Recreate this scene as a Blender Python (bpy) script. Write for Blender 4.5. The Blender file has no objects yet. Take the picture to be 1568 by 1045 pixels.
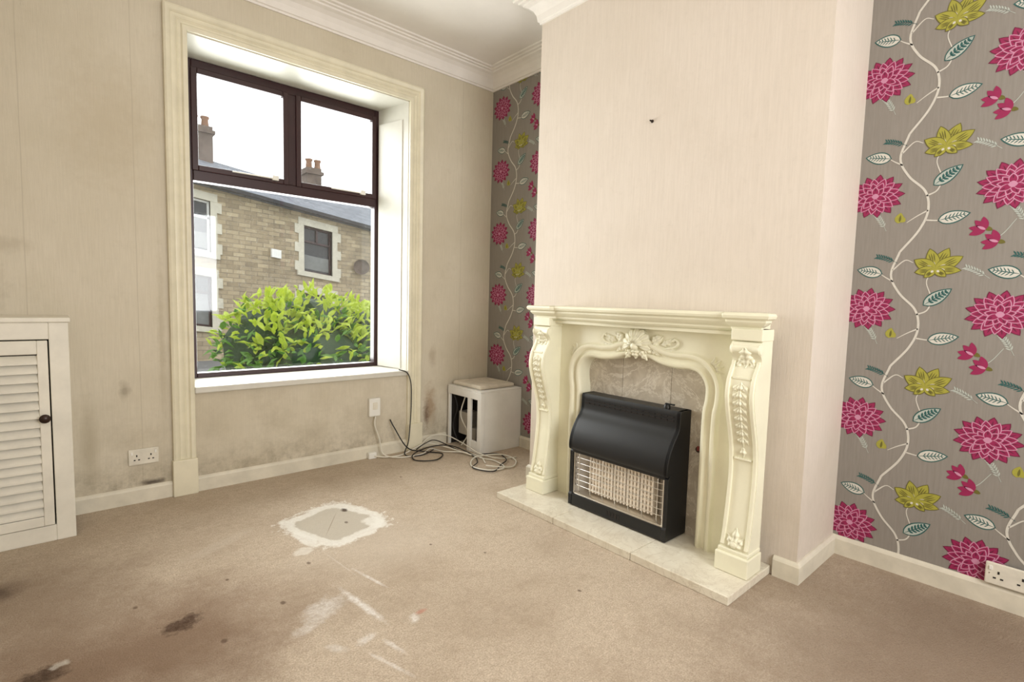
import bpy, bmesh, math, random
import numpy as np
from mathutils import Vector, Matrix, noise as mnoise
random.seed(7)
scene=bpy.context.scene
scene.view_settings.view_transform='Standard'
scene.view_settings.look='None'
scene.view_settings.exposure=0.0

# ------------------------------------------------------------------ materials
def lin(c):
    return tuple(((v/255.0)/12.92 if v/255.0<=0.04045 else ((v/255.0+0.055)/1.055)**2.4) for v in c)+(1.0,)
class NT:
    def __init__(s,name):
        s.m=bpy.data.materials.new(name); s.m.use_nodes=True; s.nt=s.m.node_tree
        s.b=s.nt.nodes['Principled BSDF']
    def n(s,t,**k):
        nd=s.nt.nodes.new(t)
        for a,v in k.items(): setattr(nd,a,v)
        return nd
    def l(s,a,b): s.nt.links.new(a,b)
    def pos(s):
        if not hasattr(s,'_p'): s._p=s.n('ShaderNodeNewGeometry').outputs['Position']
        return s._p
    def scaled(s,sc,off=(0,0,0),rot=(0,0,0)):
        mp=s.n('ShaderNodeMapping'); s.l(s.pos(),mp.inputs['Vector'])
        mp.inputs['Scale'].default_value=sc; mp.inputs['Location'].default_value=off; mp.inputs['Rotation'].default_value=rot
        return mp.outputs[0]
    def noise(s,scale,detail=4,rough=.55,vec=None,dist=0):
        nd=s.n('ShaderNodeTexNoise'); s.l(vec if vec is not None else s.pos(),nd.inputs['Vector'])
        nd.inputs['Scale'].default_value=scale; nd.inputs['Detail'].default_value=detail; nd.inputs['Roughness'].default_value=rough
        nd.inputs['Distortion'].default_value=dist
        return nd.outputs[0]
    def mr(s,v,a,b,c=0.,d=1.,smooth=False):
        nd=s.n('ShaderNodeMapRange'); nd.clamp=True
        if smooth: nd.interpolation_type='SMOOTHSTEP'
        s.l(v,nd.inputs[0])
        for i,x in enumerate((a,b,c,d)): nd.inputs[i+1].default_value=x
        return nd.outputs[0]
    def math(s,op,a,b=None):
        nd=s.n('ShaderNodeMath',operation=op)
        for i,x in enumerate((a,b)):
            if x is None: continue
            if isinstance(x,(int,float)): nd.inputs[i].default_value=x
            else: s.l(x,nd.inputs[i])
        return nd.outputs[0]
    def mix(s,f,a,b,mode='MIX'):
        nd=s.n('ShaderNodeMix',data_type='RGBA'); nd.blend_type=mode
        if isinstance(f,(int,float)): nd.inputs[0].default_value=f
        else: s.l(f,nd.inputs[0])
        for i,x in ((6,a),(7,b)):
            if isinstance(x,tuple): nd.inputs[i].default_value=x
            else: s.l(x,nd.inputs[i])
        return nd.outputs[2]
    def ell(s,c,r,soft=.4,nz=.5,nsc=12,ang=0,box=False):
        """noisy patch 1 inside -> 0 outside (world space)"""
        mp=s.n('ShaderNodeVectorMath',operation='SUBTRACT'); s.l(s.pos(),mp.inputs[0]); mp.inputs[1].default_value=c
        v=mp.outputs[0]
        if ang:
            rt=s.n('ShaderNodeVectorRotate',rotation_type='Z_AXIS'); s.l(v,rt.inputs['Vector']); rt.inputs['Angle'].default_value=-ang; v=rt.outputs[0]
        dv=s.n('ShaderNodeVectorMath',operation='DIVIDE'); s.l(v,dv.inputs[0]); dv.inputs[1].default_value=r
        if box:
            sp=s.n('ShaderNodeSeparateXYZ'); s.l(dv.outputs[0],sp.inputs[0])
            q=s.math('ADD',s.math('POWER',s.math('ABSOLUTE',sp.outputs[0]),5.0),s.math('POWER',s.math('ABSOLUTE',sp.outputs[1]),5.0))
            ln=s.math('POWER',q,.2)
        else:
            ln=s.n('ShaderNodeVectorMath',operation='LENGTH'); s.l(dv.outputs[0],ln.inputs[0]); ln=ln.outputs['Value']
        nn=s.math('MULTIPLY',s.math('SUBTRACT',s.noise(nsc,5,.65),.5),nz*2)
        return s.mr(s.math('ADD',ln,nn),1.0,1.0-soft)
    def bump(s,h,st=.3,dist=.01):
        nd=s.n('ShaderNodeBump'); nd.inputs['Strength'].default_value=st; nd.inputs['Distance'].default_value=dist
        s.l(h,nd.inputs['Height']); s.l(nd.outputs[0],s.b.inputs['Normal'])
    def col(s,c):
        if isinstance(c,tuple): s.b.inputs['Base Color'].default_value=c
        else: s.l(c,s.b.inputs['Base Color'])
    def xyz(s,i):
        if not hasattr(s,'_x'):
            s._x=s.n('ShaderNodeSeparateXYZ'); s.l(s.pos(),s._x.inputs[0])
        return s._x.outputs[i]
    def z(s): return s.xyz(2)
def simple(name,c,rough=.5,metal=0,var=.08,sc=8,bump=0,bsc=60,spec=None):
    t=NT(name); c=lin(c)
    d=tuple(max(0,v*(1-var*2)) for v in c[:3])+(1,)
    t.col(t.mix(t.mr(t.noise(sc,5,.6),.35,.7),c,d))
    t.b.inputs['Roughness'].default_value=rough; t.b.inputs['Metallic'].default_value=metal
    if spec is not None: t.b.inputs['Specular IOR Level'].default_value=spec
    if bump: t.bump(t.noise(bsc,4),bump,.004)
    return t.m

def wallmat(name,c,c2,window=False):
    t=NT(name)
    big=t.mr(t.noise(1.3,5,.6),.35,.7)
    col=t.mix(big,lin(c),lin(c2))
    streak=t.noise(1,4,.6,t.scaled((140,140,7)))
    col=t.mix(t.mr(streak,.35,.75,0,.35),col,tuple(v*.85 for v in lin(c2)[:3])+(1,))
    fine=t.noise(30,6,.7)
    col=t.mix(t.mr(fine,.55,.8,0,.25),col,tuple(v*.8 for v in lin(c2)[:3])+(1,))
    g=t.math('MULTIPLY',t.mr(t.z(),.8,.05),t.mr(t.noise(5,6,.75),.42,.68))
    col=t.mix(t.math('MULTIPLY',g,.6 if window else .2),col,lin((158,147,124)))
    # faint general grime and scuffs
    gr=t.mr(t.noise(3.1,7,.75),.56,.74)
    col=t.mix(t.math('MULTIPLY',gr,.30 if window else .14),col,lin((170,158,134)))
    if window:
        # old paper seams
        for xs in (-2.83,-2.40,-.30):
            sm=t.math('ABSOLUTE',t.math('ADD',t.math('SUBTRACT',t.xyz(0),xs),t.math('MULTIPLY',t.math('SUBTRACT',t.noise(2,3),.5),.01)))
            col=t.mix(t.mr(sm,0,.003,.35,0),col,lin((150,138,116)))
        # mildew band just above the skirting
        bd=t.math('MULTIPLY',t.mr(t.z(),.28,.09),t.mr(t.noise(14,8,.8),.46,.62))
        col=t.mix(t.math('MULTIPLY',bd,.5),col,lin((132,122,104)))
        for c_,r_,cc,st in [((-2.47,0,.62),(.030,.05,.06),(120,108,88),.5),((-.565,0,.32),(.07,.06,.20),(150,124,94),.75),((-.60,0,.26),(.035,.06,.12),(100,74,54),.75),
            ((-2.36,0,.10),(.08,.06,.02),(60,48,38),.85),((-2.98,0,1.14),(.10,.06,.16),(160,148,126),.45),((-2.9,0,1.35),(.12,.06,.05),(170,158,136),.4),
            ((-2.62,0,.35),(.05,.05,.3),(160,148,122),.45),((-.55,0,.7),(.04,.05,.10),(160,144,122),.5),((-2.30,0,.9),(.02,.05,.6),(168,156,130),.4),((-2.5,0,2.0),(.25,.05,.4),(186,172,146),.4)]:
            m=t.ell(c_,r_,.8,.8,20)
            col=t.mix(t.math('MULTIPLY',m,st),col,lin(cc))
        spk=t.mr(t.noise(16,8,.8),.67,.72)
        col=t.mix(t.math('MULTIPLY',spk,t.mr(t.z(),1.2,.3,0,.55)),col,lin((112,102,84)))
    t.col(col); t.b.inputs['Roughness'].default_value=.75
    t.bump(t.math('ADD',t.noise(1,3,.6,t.scaled((260,260,14))),t.math('MULTIPLY',fine,.6)),.35,.003)
    return t.m
m_wall=wallmat('wall_cream_paper',(214,205,186),(201,191,169),True)
m_breast=wallmat('chimney_paper',(218,207,194),(210,198,183))
m_side=wallmat('plain_wall',(214,204,190),(206,194,176))
m_ceil=simple('ceiling_paint',(240,235,229),.8,var=.03,sc=3,bump=.1)
m_cove=simple('coving_paint',(236,231,224),.6,var=.03)
m_trim=simple('cream_gloss_trim',(229,222,197),.38,var=.06,sc=9,bump=.05)
m_skirt=simple('skirting_paint',(224,217,198),.45,var=.10,sc=7)
m_reveal=simple('reveal_white',(212,209,198),.4,var=.04)
m_white=simple('white_paint',(236,234,228),.4,var=.05,sc=6)
m_cup=simple('cupboard_paint',(232,227,212),.45,var=.07,sc=7)
m_gap=simple('dark_void',(38,32,28),.9)
m_frame=simple('brown_upvc',(50,20,22),.35,var=.1)
m_black=simple('black_enamel',(12,13,15),.42,var=.1)
m_black2=simple('black_plastic',(8,8,9),.5)
m_chrome=simple('chrome',(222,218,210),.28,1.0,.05)
m_steel=simple('brushed_reflector',(190,184,175),.45,.6,.1)
m_cer=simple('ceramic_radiant',(246,234,216),.8,var=.10,sc=30)
m_plastic=simple('white_plastic',(236,234,226),.35,var=.03)
m_plugdirty=simple('aged_plastic',(226,220,204),.4,var=.08,sc=20)
m_cabw=simple('cable_white',(225,220,205),.45)
m_cabb=simple('cable_black',(22,20,20),.5)
m_knob=simple('bronze_knob',(52,34,26),.35,.3)
m_cushion=simple('cushion_cream',(222,212,194),.8,var=.12,sc=10,bump=.2,bsc=200)
m_red=simple('red_tag',(120,44,36),.5)
m_brass=simple('nail_metal',(60,50,42),.5,.5)
m_sur=simple('surround_ivory',(236,232,206),.42,var=.04,sc=6)
t=NT('beige_marble')
v=t.noise(7,9,.65,None,1.5); v2=t.noise(3,8,.7,None,2.5)
c=t.mix(t.mr(v,.3,.7),lin((206,197,180)),lin((172,161,144)))
c=t.mix(t.mr(t.math('ABSOLUTE',t.math('SUBTRACT',v2,.5)),0,.03,.7,0),c,lin((226,220,206)))
t.col(c); t.b.inputs['Roughness'].default_value=.3; m_marb=t.m
t=NT('hearth_marble')
v=t.noise(9,9,.65,None,1.2); v2=t.noise(4,8,.7,None,2.0)
c=t.mix(t.mr(v,.3,.7),lin((230,224,206)),lin((210,200,180)))
c=t.mix(t.mr(t.math('ABSOLUTE',t.math('SUBTRACT',v2,.5)),0,.02,.5,0),c,lin((186,174,152)))
t.col(c); t.b.inputs['Roughness'].default_value=.3; m_hearth=t.m
# carpet
t=NT('carpet_beige')
f=t.noise(170,3,.7); f2=t.noise(45,5,.75); f3=t.noise(9,6,.7)
c=t.mix(t.mr(f,.3,.7),lin((228,212,190)),lin((174,157,137)))
c=t.mix(t.mr(f2,.42,.72,0,.5),c,lin((160,141,120)))
c=t.mix(t.mr(f3,.5,.75,0,.5),c,lin((168,149,127)))
c=t.mix(t.mr(t.noise(1.6,5,.65),.45,.7,0,.5),c,lin((162,143,121)))
fib=t.mr(t.noise(60,6,.8),.38,.62)
def add(c_,r_,cc,st=1.,soft=.3,nz=.3,nsc=12,ang=0,inner=None,box=False,brk=0):
    global c
    m=t.ell(c_,r_,soft,nz,nsc,ang,box)
    if inner is not None:
        mi=t.ell(c_,tuple(x*inner for x in r_[:2])+(r_[2],),soft,nz,nsc,ang,box); m=t.math('MULTIPLY',m,t.math('SUBTRACT',1.0,mi))
    if brk: m=t.math('MULTIPLY',m,t.math('ADD',t.math('MULTIPLY',fib,brk),1.0-brk))
    c=t.mix(t.math('MULTIPLY',m,st),c,lin(cc))
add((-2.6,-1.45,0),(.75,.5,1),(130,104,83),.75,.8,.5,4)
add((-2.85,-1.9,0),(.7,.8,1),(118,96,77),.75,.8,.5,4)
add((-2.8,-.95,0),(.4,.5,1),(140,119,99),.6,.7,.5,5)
add((-.6,-3.2,0),(1.3,.95,1),(130,111,94),.8,.8,.3,3)  # vignette: shaded right-hand floor painted into the carpet colour
add((-1.62,-1.25,0),(.5,.35,1),(216,203,186),.35,.8,.5,6)
add((-2.2,-.8,0),(.22,.05,1),(212,200,184),.35,.6,.6,10,.5,brk=.5)
# old glue patch : ragged quadrilateral ring with residue
add((-1.70,-.90,0),(.20,.22,1),(200,193,178),.75,.25,.5,12,.3,box=True)
add((-1.70,-.90,0),(.205,.235,1),(240,236,226),.9,.08,.42,4.5,.3,.76,True,.25)
add((-1.70,-.90,0),(.215,.24,1),(240,236,226),.9,.08,.6,26,.3,.9,True,.6)
add((-1.54,-1.02,0),(.055,.08,1),(240,236,226),.9,.3,.7,14,.2,brk=.3)
add((-1.88,-.99,0),(.035,.12,1),(240,236,226),.9,.3,.7,14,.2,brk=.3)
add((-1.93,-1.10,0),(.05,.04,1),(234,228,216),.8,.3,.7,18,.2,brk=.4)
add((-1.60,-.78,0),(.02,.03,1),(80,66,54),.9,.5,.6,30)
add((-1.655,-.93,0),(.010,.016,1),(90,74,60),.7,.5,.6,30)
add((-1.72,-.90,0),(.16,.003,1),(150,132,112),.6,.5,.2,8,1.0)
for (x,y,rx,ry,a,st) in [(-2.03,-1.58,.11,.07,.5,.65),(-1.91,-1.64,.020,.18,.12,.95),(-1.985,-1.84,.05,.022,.3,.7),(-1.80,-1.84,.035,.022,1.0,.85),(-1.98,-2.0,.010,.12,.3,.6),(-1.80,-1.50,.010,.13,.2,.75),(-2.12,-1.66,.06,.03,.2,.6),(-1.85,-1.3,.004,.16,.1,.4),(-1.93,-1.93,.012,.07,.2,.7),(-2.08,-1.82,.02,.05,.6,.5)]:
    add((x,y,0),(rx,ry,1),(240,236,230),st,.6,.7,26,a,brk=.75)
add((-2.44,-1.36,0),(.075,.055,1),(66,46,34),.9,.5,1.0,26,.4,brk=.4)
add((-2.80,-1.40,0),(.07,.06,1),(56,40,30),.85,.5,.9,26,brk=.4)
add((-2.76,-1.36,0),(.03,.02,1),(214,206,192),.7,.5,.9,36,brk=.4)
for (x,y,r) in [(-2.13,-1.45,.012),(-1.45,-1.4,.008),(-1.30,-1.62,.007),(-2.25,-1.15,.008),(-1.95,-1.22,.010),(-1.1,-.5,.008),(-1.2,-2.1,.008),(-2.55,-1.15,.01),(-2.35,-1.55,.012)]:
    add((x,y,0),(r,r*1.4,1),(92,72,58),.7,.5,.4,30)
add((-1.76,-1.82,0),(.03,.015,1),(196,120,100),.5,.6,.6,22)
add((-3.05,-.72,0),(.25,.12,1),(80,62,50),.7,.6,.5,8)
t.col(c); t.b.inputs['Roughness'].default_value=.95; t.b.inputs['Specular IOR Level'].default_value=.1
t.bump(t.math('ADD',f,t.math('MULTIPLY',f2,.9)),.8,.007); m_carpet=t.m
t=NT('taupe_wallpaper')
c=t.mix(t.mr(t.noise(1,4,.6,t.scaled((30,120,8))),.3,.7),lin((142,136,128)),lin((132,126,118)))
t.col(c); t.b.inputs['Roughness'].default_value=.5; m_grey=t.m
def ink(n,c,r=.5): return simple(n,c,r,var=.04,sc=60)
m_mag=ink('ink_magenta',(146,26,78)); m_mag2=ink('ink_dark_magenta',(106,12,56)); m_pink=ink('ink_pink',(200,138,166))
m_lime=ink('ink_lime',(160,156,60)); m_olive=ink('ink_olive',(102,97,36)); m_crm=ink('ink_cream',(208,204,193)); m_teal=ink('ink_teal',(38,90,87)); m_lg=ink('ink_pale_leaf',(180,186,177))
# outdoors
t=NT('house_stone')
cmb=t.n('ShaderNodeCombineXYZ'); t.l(t.xyz(0),cmb.inputs[0]); t.l(t.math('ADD',t.xyz(2),t.math('MULTIPLY',t.xyz(0),.05)),cmb.inputs[1])
br=t.n('ShaderNodeTexBrick'); t.l(cmb.outputs[0],br.inputs['Vector'])
br.inputs['Color1'].default_value=lin((184,168,140)); br.inputs['Color2'].default_value=lin((136,123,103)); br.inputs['Mortar'].default_value=lin((114,104,90))
br.inputs['Scale'].default_value=1; br.inputs['Mortar Size'].default_value=.010; br.inputs['Brick Width'].default_value=.30; br.inputs['Row Height'].default_value=.115
c=t.mix(t.mr(t.noise(4,6,.75),.35,.7,0,.7),br.outputs[0],lin((176,157,126)))
c=t.mix(t.mr(t.noise(.9,5,.7),.5,.7,0,.4),c,lin((120,110,96)))
t.col(c); t.b.inputs['Roughness'].default_value=.9; m_stone=t.m
t=NT('roof_slate')
br=t.n('ShaderNodeTexBrick'); t.l(t.pos(),br.inputs['Vector'])
br.inputs['Color1'].default_value=lin((126,130,138)); br.inputs['Color2'].default_value=lin((104,108,116)); br.inputs['Mortar'].default_value=lin((80,84,92))
br.inputs['Scale'].default_value=1; br.inputs['Mortar Size'].default_value=.015; br.inputs['Brick Width'].default_value=.4; br.inputs['Row Height'].default_value=.3
t.col(br.outputs[0]); t.b.inputs['Roughness'].default_value=.7; m_slate=t.m
m_sill=simple('cream_stone',(202,195,177),.8,var=.08)
m_hglass=simple('house_glass',(44,50,54),.2,var=.25,sc=1.2)
m_curtain=simple('net_curtain',(128,130,128),.8,var=.1)
m_gut=simple('gutter_dark',(40,38,40),.5)
m_pot=simple('chimney_pot',(140,104,80),.8)
m_chst=simple('chimney_stone',(112,98,88),.9,var=.2,sc=4)
m_road=simple('asphalt',(118,118,118),.9,bump=.2)
m_pave=simple('paving',(166,162,154),.9)
m_grass=simple('grass',(108,150,60),.9,var=.25,sc=10,bump=.5)
def leafm(n,c):
    t=NT(n); t.col(lin(c)); t.b.inputs['Roughness'].default_value=.45
    tr=t.n('ShaderNodeBsdfTranslucent'); tr.inputs[0].default_value=lin(c)
    mx=t.n('ShaderNodeMixShader'); mx.inputs[0].default_value=.35
    t.l(t.b.outputs[0],mx.inputs[1]); t.l(tr.outputs[0],mx.inputs[2]); t.l(mx.outputs[0],t.nt.nodes['Material Output'].inputs[0]); return t.m
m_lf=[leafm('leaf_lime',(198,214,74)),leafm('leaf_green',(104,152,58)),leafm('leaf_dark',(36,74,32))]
t=NT('window_glass'); t.nt.nodes.remove(t.b)
a=t.n('ShaderNodeBsdfTransparent'); a.inputs[0].default_value=(.97,.98,.97,1); g=t.n('ShaderNodeBsdfGlossy'); g.inputs['Roughness'].default_value=.02
mx=t.n('ShaderNodeMixShader'); mx.inputs[0].default_value=.04; t.l(a.outputs[0],mx.inputs[1]); t.l(g.outputs[0],mx.inputs[2]); t.l(mx.outputs[0],t.nt.nodes['Material Output'].inputs[0]); m_glass=t.m

# ------------------------------------------------------------------ geometry helpers
def link(o,parent=None):
    scene.collection.objects.link(o)
    if parent is not None: o.parent=parent
    return o
def empty(name,loc=(0,0,0)):
    e=bpy.data.objects.new(name,None); e.empty_display_size=.1; scene.collection.objects.link(e); return e
def mesh(name,verts,faces,mats,parent=None,smooth=False,mi=None,recalc=True):
    me=bpy.data.meshes.new(name); me.from_pydata([tuple(v) for v in verts],[],faces)
    if not isinstance(mats,(list,tuple)): mats=[mats]
    for m in mats: me.materials.append(m)
    if mi is not None:
        for p,i in zip(me.polygons,mi): p.material_index=i
    if recalc:
        bm=bmesh.new(); bm.from_mesh(me); bmesh.ops.recalc_face_normals(bm,faces=bm.faces); bm.to_mesh(me); bm.free()
    if smooth:
        for p in me.polygons: p.use_smooth=True
    me.update()
    return link(bpy.data.objects.new(name,me),parent)
def autosmooth(o,ang=35):
    me=o.data
    for p in me.polygons: p.use_smooth=True
    bm=bmesh.new(); bm.from_mesh(me); lim=math.radians(ang)
    for e in bm.edges:
        if len(e.link_faces)==2: e.smooth=e.calc_face_angle(0)<lim
    bm.to_mesh(me); bm.free(); return o
def bev(o,w,seg=2):
    if w>0:
        md=o.modifiers.new('bevel','BEVEL'); md.width=w; md.segments=seg; md.limit_method='ANGLE'; md.angle_limit=math.radians(40)
    return o
BF=[(0,1,3,2),(4,6,7,5),(0,4,5,1),(2,3,7,6),(0,2,6,4),(1,5,7,3)]
def boxes(name,lst,mat,parent=None,bevel=0,fn=None):
    V=[];F=[]
    for (x0,x1,y0,y1,z0,z1) in lst:
        b=len(V)
        for x in (x0,x1):
            for y in (y0,y1):
                for z in (z0,z1): V.append((x,y,z) if fn is None else fn(x,y,z))
        F+=[tuple(b+i for i in f) for f in BF]
    return bev(mesh(name,V,F,mat,parent),bevel)
def prism(name,pts,fn,a,b,mat,parent=None,bevel=0,smooth=False):
    n=len(pts); V=[fn(p,a) for p in pts]+[fn(p,b) for p in pts]
    F=[tuple(range(n)),tuple(range(2*n-1,n-1,-1))]+[(i,(i+1)%n,n+(i+1)%n,n+i) for i in range(n)]
    o=mesh(name,V,F,mat,parent)
    if smooth: autosmooth(o,30)
    return bev(o,bevel)
def sweep(name,path,prof,side,to3d,mat,parent=None,closed=False,cap=True,smooth=False,outer=None):
    n=len(path);k=len(prof);V=[]
    for i in range(n):
        p=Vector(path[i])
        a=Vector(path[i-1]) if (i>0 or closed) else None
        b=Vector(path[(i+1)%n]) if (i<n-1 or closed) else None
        d1=(p-a).normalized() if a is not None else (b-p).normalized()
        d2=(b-p).normalized() if b is not None else d1
        n1=Vector((-d1.y,d1.x))*side; n2=Vector((-d2.y,d2.x))*side
        m=(n1+n2)/(1+n1.dot(n2))
        for (o,h) in prof: V.append(to3d(p+m*o,h))
        if outer is not None: V.append(outer(p,m))
    kk=k+(1 if outer is not None else 0)
    F=[]
    for i in range(n if closed else n-1):
        j=(i+1)%n
        for q in range(kk-1): F.append((i*kk+q,j*kk+q,j*kk+q+1,i*kk+q+1))
    if cap and not closed:
        F.append(tuple(range(kk))); F.append(tuple(range((n-1)*kk+kk-1,(n-1)*kk-1,-1)))
    o=mesh(name,V,F,mat,parent)
    if smooth: autosmooth(o,smooth if smooth is not True else 35)
    return o
def crom(P,n=8):
    P=[Vector(p) for p in P]; out=[]
    for i in range(len(P)-1):
        a=P[i-1] if i>0 else P[i]*2-P[i+1]; b=P[i]; c=P[i+1]; d=P[i+2] if i+2<len(P) else P[i+1]*2-P[i]
        for s in range(n):
            t=s/n; out.append(.5*((2*b)+(c-a)*t+(2*a-5*b+4*c-d)*t*t+(3*b-a-3*c+d)*t**3))
    out.append(P[-1]); return out
def tube(name,P,r,mat,parent=None,n=8,sm=8,taper=None):
    P=crom(P,sm) if sm>1 else [Vector(p) for p in P]
    V=[];F=[]; up=None
    for i,p in enumerate(P):
        d=(P[min(i+1,len(P)-1)]-P[max(i-1,0)]); d=d.normalized() if d.length>0 else Vector((0,0,1))
        if up is None: up=d.orthogonal().normalized()
        up=(up-d*up.dot(d)).normalized(); w=d.cross(up)
        rr=r if taper is None else r*taper(i/(len(P)-1))
        for k in range(n):
            a=2*math.pi*k/n; V.append(p+(up*math.cos(a)+w*math.sin(a))*rr)
    for i in range(len(P)-1):
        for k in range(n): F.append((i*n+k,i*n+(k+1)%n,(i+1)*n+(k+1)%n,(i+1)*n+k))
    F.append(tuple(range(n))); F.append(tuple(range(len(V)-1,len(V)-1-n,-1)))
    return mesh(name,V,F,mat,parent,smooth=True)
def lathe(name,prof,c,axis,mat,parent=None,n=20):
    c=Vector(c);axis=Vector(axis).normalized();u=axis.orthogonal().normalized();w=axis.cross(u);V=[];F=[]
    for (r,h) in prof:
        for k in range(n):
            a=2*math.pi*k/n; V.append(c+axis*h+(u*math.cos(a)+w*math.sin(a))*r)
    for i in range(len(prof)-1):
        for k in range(n): F.append((i*n+k,i*n+(k+1)%n,(i+1)*n+(k+1)%n,(i+1)*n+k))
    F.append(tuple(range(n)));F.append(tuple(range(len(V)-1,len(V)-1-n,-1)))
    return autosmooth(mesh(name,V,F,mat,parent),40)

# ------------------------------------------------------------------ room
XL,YB,H=-3.30,-4.9,2.97
D=.447; ya,yb=-1.011,-2.635; XB=-D
WL,WR,WT,WBt=-2.15,-.775,2.561,.60
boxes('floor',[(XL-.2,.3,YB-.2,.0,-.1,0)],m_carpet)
boxes('ceiling',[(XL-.2,.3,YB-.2,.4,H,H+.12)],m_ceil)
boxes('wall_window',[(XL-.2,WL,0,.40,-.1,H),(WR,.3,0,.40,-.1,H),(WL,WR,0,.40,WT,H),(WL,WR,0,.40,-.1,WBt)],m_wall)
boxes('wall_right',[(0,.3,YB-.2,0,-.1,H)],m_grey)
boxes('wall_left',[(XL-.2,XL,YB-.2,0,-.1,H)],m_side)
# rear wall with an invented opening for the fill lamp (behind the photographer)
boxes('wall_back',[(XL,-2.5,YB-.2,YB,-.1,H),(-.8,0,YB-.2,YB,-.1,H),(-2.5,-.8,YB-.2,YB,2.35,H),(-2.5,-.8,YB-.2,YB,-.1,.85)],m_side)
boxes('wall_chimney_breast',[(-D,0,yb,ya,0,H)],m_breast)
plan=[(XL,YB),(XL,0),(0,0),(0,ya),(XB,ya),(XB,yb),(0,yb),(0,YB)]
cov=[(0,2.834),(.010,2.834),(.012,2.846),(.020,2.850),(.022,2.862),(.026,2.885),(.040,2.912),(.062,2.930),(.085,2.938),(.088,2.948),(.105,2.950),(.108,2.958),(.128,2.960),(.132,2.972)]
sweep('trim_1',plan,cov,-1,lambda p,h:(p.x,p.y,h),m_cove,closed=True)
sk=[(0,0),(.016,0),(.016,.072),(.012,.080),(.005,.088),(0,.088)]
def skirt(name,path,side): sweep(name,path,sk,side,lambda p,h:(p.x,p.y,h),m_skirt)
skirt('baseboard_window',[(-2.69,0),(-2.262,0)],-1)
skirt('baseboard_window.001',[(-2.15,0),(-.775,0)],-1)
skirt('baseboard_window.002',[(-.66,0),(-.42,0)],-1)
skirt('baseboard_chimney',[(XB,-2.545),(XB,yb),(0,yb),(0,YB)],-1)
skirt('baseboard_alcove',[(0,-.44),(0,ya),(XB,ya),(XB,-1.14)],-1)
skirt('baseboard_left',[(XL,YB),(XL,-.32)],-1)

# ------------------------------------------------------------------ window trim : architrave
arch=[(0,.0),(0,.020),(.008,.026),(.022,.026),(.030,.016),(.040,.014),(.050,.022),(.062,.014),(.074,.014),(.084,.030),(.100,.036),(.110,.030),(.110,0)]
pth=[(WL,.20),(WL,WT),(WR,WT),(WR,.20)]
sweep('trim_2',pth,arch,1,lambda p,h:(p.x,-h,p.y),m_trim,smooth=40)
boxes('trim_3',[(-2.266,-2.145,-.042,0,0,.205),(-.78,-.655,-.042,0,0,.205)],m_trim,bevel=.004)
V=[];F=[]
def quadbox(p8):
    b=len(V); V.extend(p8); F.extend([tuple(b+i for i in f) for f in BF])
def rev(xa0,xb0,xa1,xb1,z0,z1,y0=.0,y1=.33):
    quadbox([(xa0,y0,z0),(xa0,y0,z1),(xa1,y1,z0),(xa1,y1,z1),(xb0,y0,z0),(xb0,y0,z1),(xb1,y1,z0),(xb1,y1,z1)])
rev(WL,WL+.004,WL,WL+.02,WBt,WT); rev(WR-.004,WR,-.845,WR,WBt,WT); rev(WL,WR,WL,WR,WT-.006,WT)
rev(WR-.022,WR,-.858,WR,WBt+.02,WT-.12,.06,.30)
mesh('trim_4',V,F,m_reveal)
boxes('windowsill',[(WL-.0,WR+.0,-.03,.345,.575,.612)],m_reveal,bevel=.006)

# ------------------------------------------------------------------ window frame
w=empty('window_1'); y0,y1=.335,.40
fl,fr,fb,ft=-2.13,-.845,.612,2.555
boxes('outer_frame',[(fl,-2.072,y0,y1,fb,ft),(-.872,fr+.02,y0,y1,fb,ft),(-2.072,-.872,y0,y1,2.50,ft),(-2.072,-.872,y0,y1,fb,.642),
  (-2.072,-.872,y0-.004,y1,1.835,1.90),(-1.515,-1.455,y0-.002,y1,1.90,2.50)],m_frame,w,.004)
def ring(x0,x1,z0,z1,t,ya_,yb_): return [(x0,x0+t,ya_,yb_,z0,z1),(x1-t,x1,ya_,yb_,z0,z1),(x0+t,x1-t,ya_,yb_,z0,z0+t),(x0+t,x1-t,ya_,yb_,z1-t,z1)]
boxes('sash_upper_left',ring(-2.078,-1.51,1.895,2.505,.034,y0-.016,y0+.03),m_frame,w,.004)
boxes('sash_upper_right',ring(-1.46,-.866,1.895,2.505,.034,y0-.016,y0+.03),m_frame,w,.004)
boxes('glass',[(-2.08,-.865,.368,.372,.63,1.85),(-2.07,-1.5,.368,.372,1.9,2.5),(-1.47,-.87,.368,.372,1.9,2.5)],m_glass,w)
boxes('stay_bars',[(-1.86,-1.6,y0-.03,y0-.02,1.917,1.925),(-1.62,-1.58,y0-.032,y0-.012,1.91,1.94),(-1.22,-.98,y0-.03,y0-.02,1.917,1.925),(-1.0,-.96,y0-.032,y0-.012,1.91,1.94)],m_plastic,w,.002)

# ------------------------------------------------------------------ louvred cupboard
cb=empty('louvred_cupboard'); CY=-.305; CR=-2.69; CT=1.0
boxes('carcass',[(XL,CR,CY+.02,0,0,.03),(CR-.02,CR,CY+.02,0,0,CT)],m_cup,cb,.002)
boxes('top_board',[(XL,CR+.008,CY-.008,0,CT,CT+.022)],m_cup,cb,.005)
boxes('face_frame',[(CR-.068,CR,CY,CY+.022,0,CT),(XL,CR-.068,CY,CY+.022,CT-.075,CT),(XL,CR-.068,CY,CY+.022,0,.075),(XL,XL+.05,CY,CY+.022,.075,CT-.075)],m_cup,cb,.003)
dr=CR-.073; dl=XL+.053
boxes('door_frame',[(dr-.036,dr,CY-.010,CY+.016,.08,.92),(dl,dl+.036,CY-.010,CY+.016,.08,.92),(dl+.036,dr-.036,CY-.010,CY+.016,.86,.92),(dl+.036,dr-.036,CY-.010,CY+.016,.08,.125)],m_cup,cb,.003)
V=[];F=[]
N=18
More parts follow.
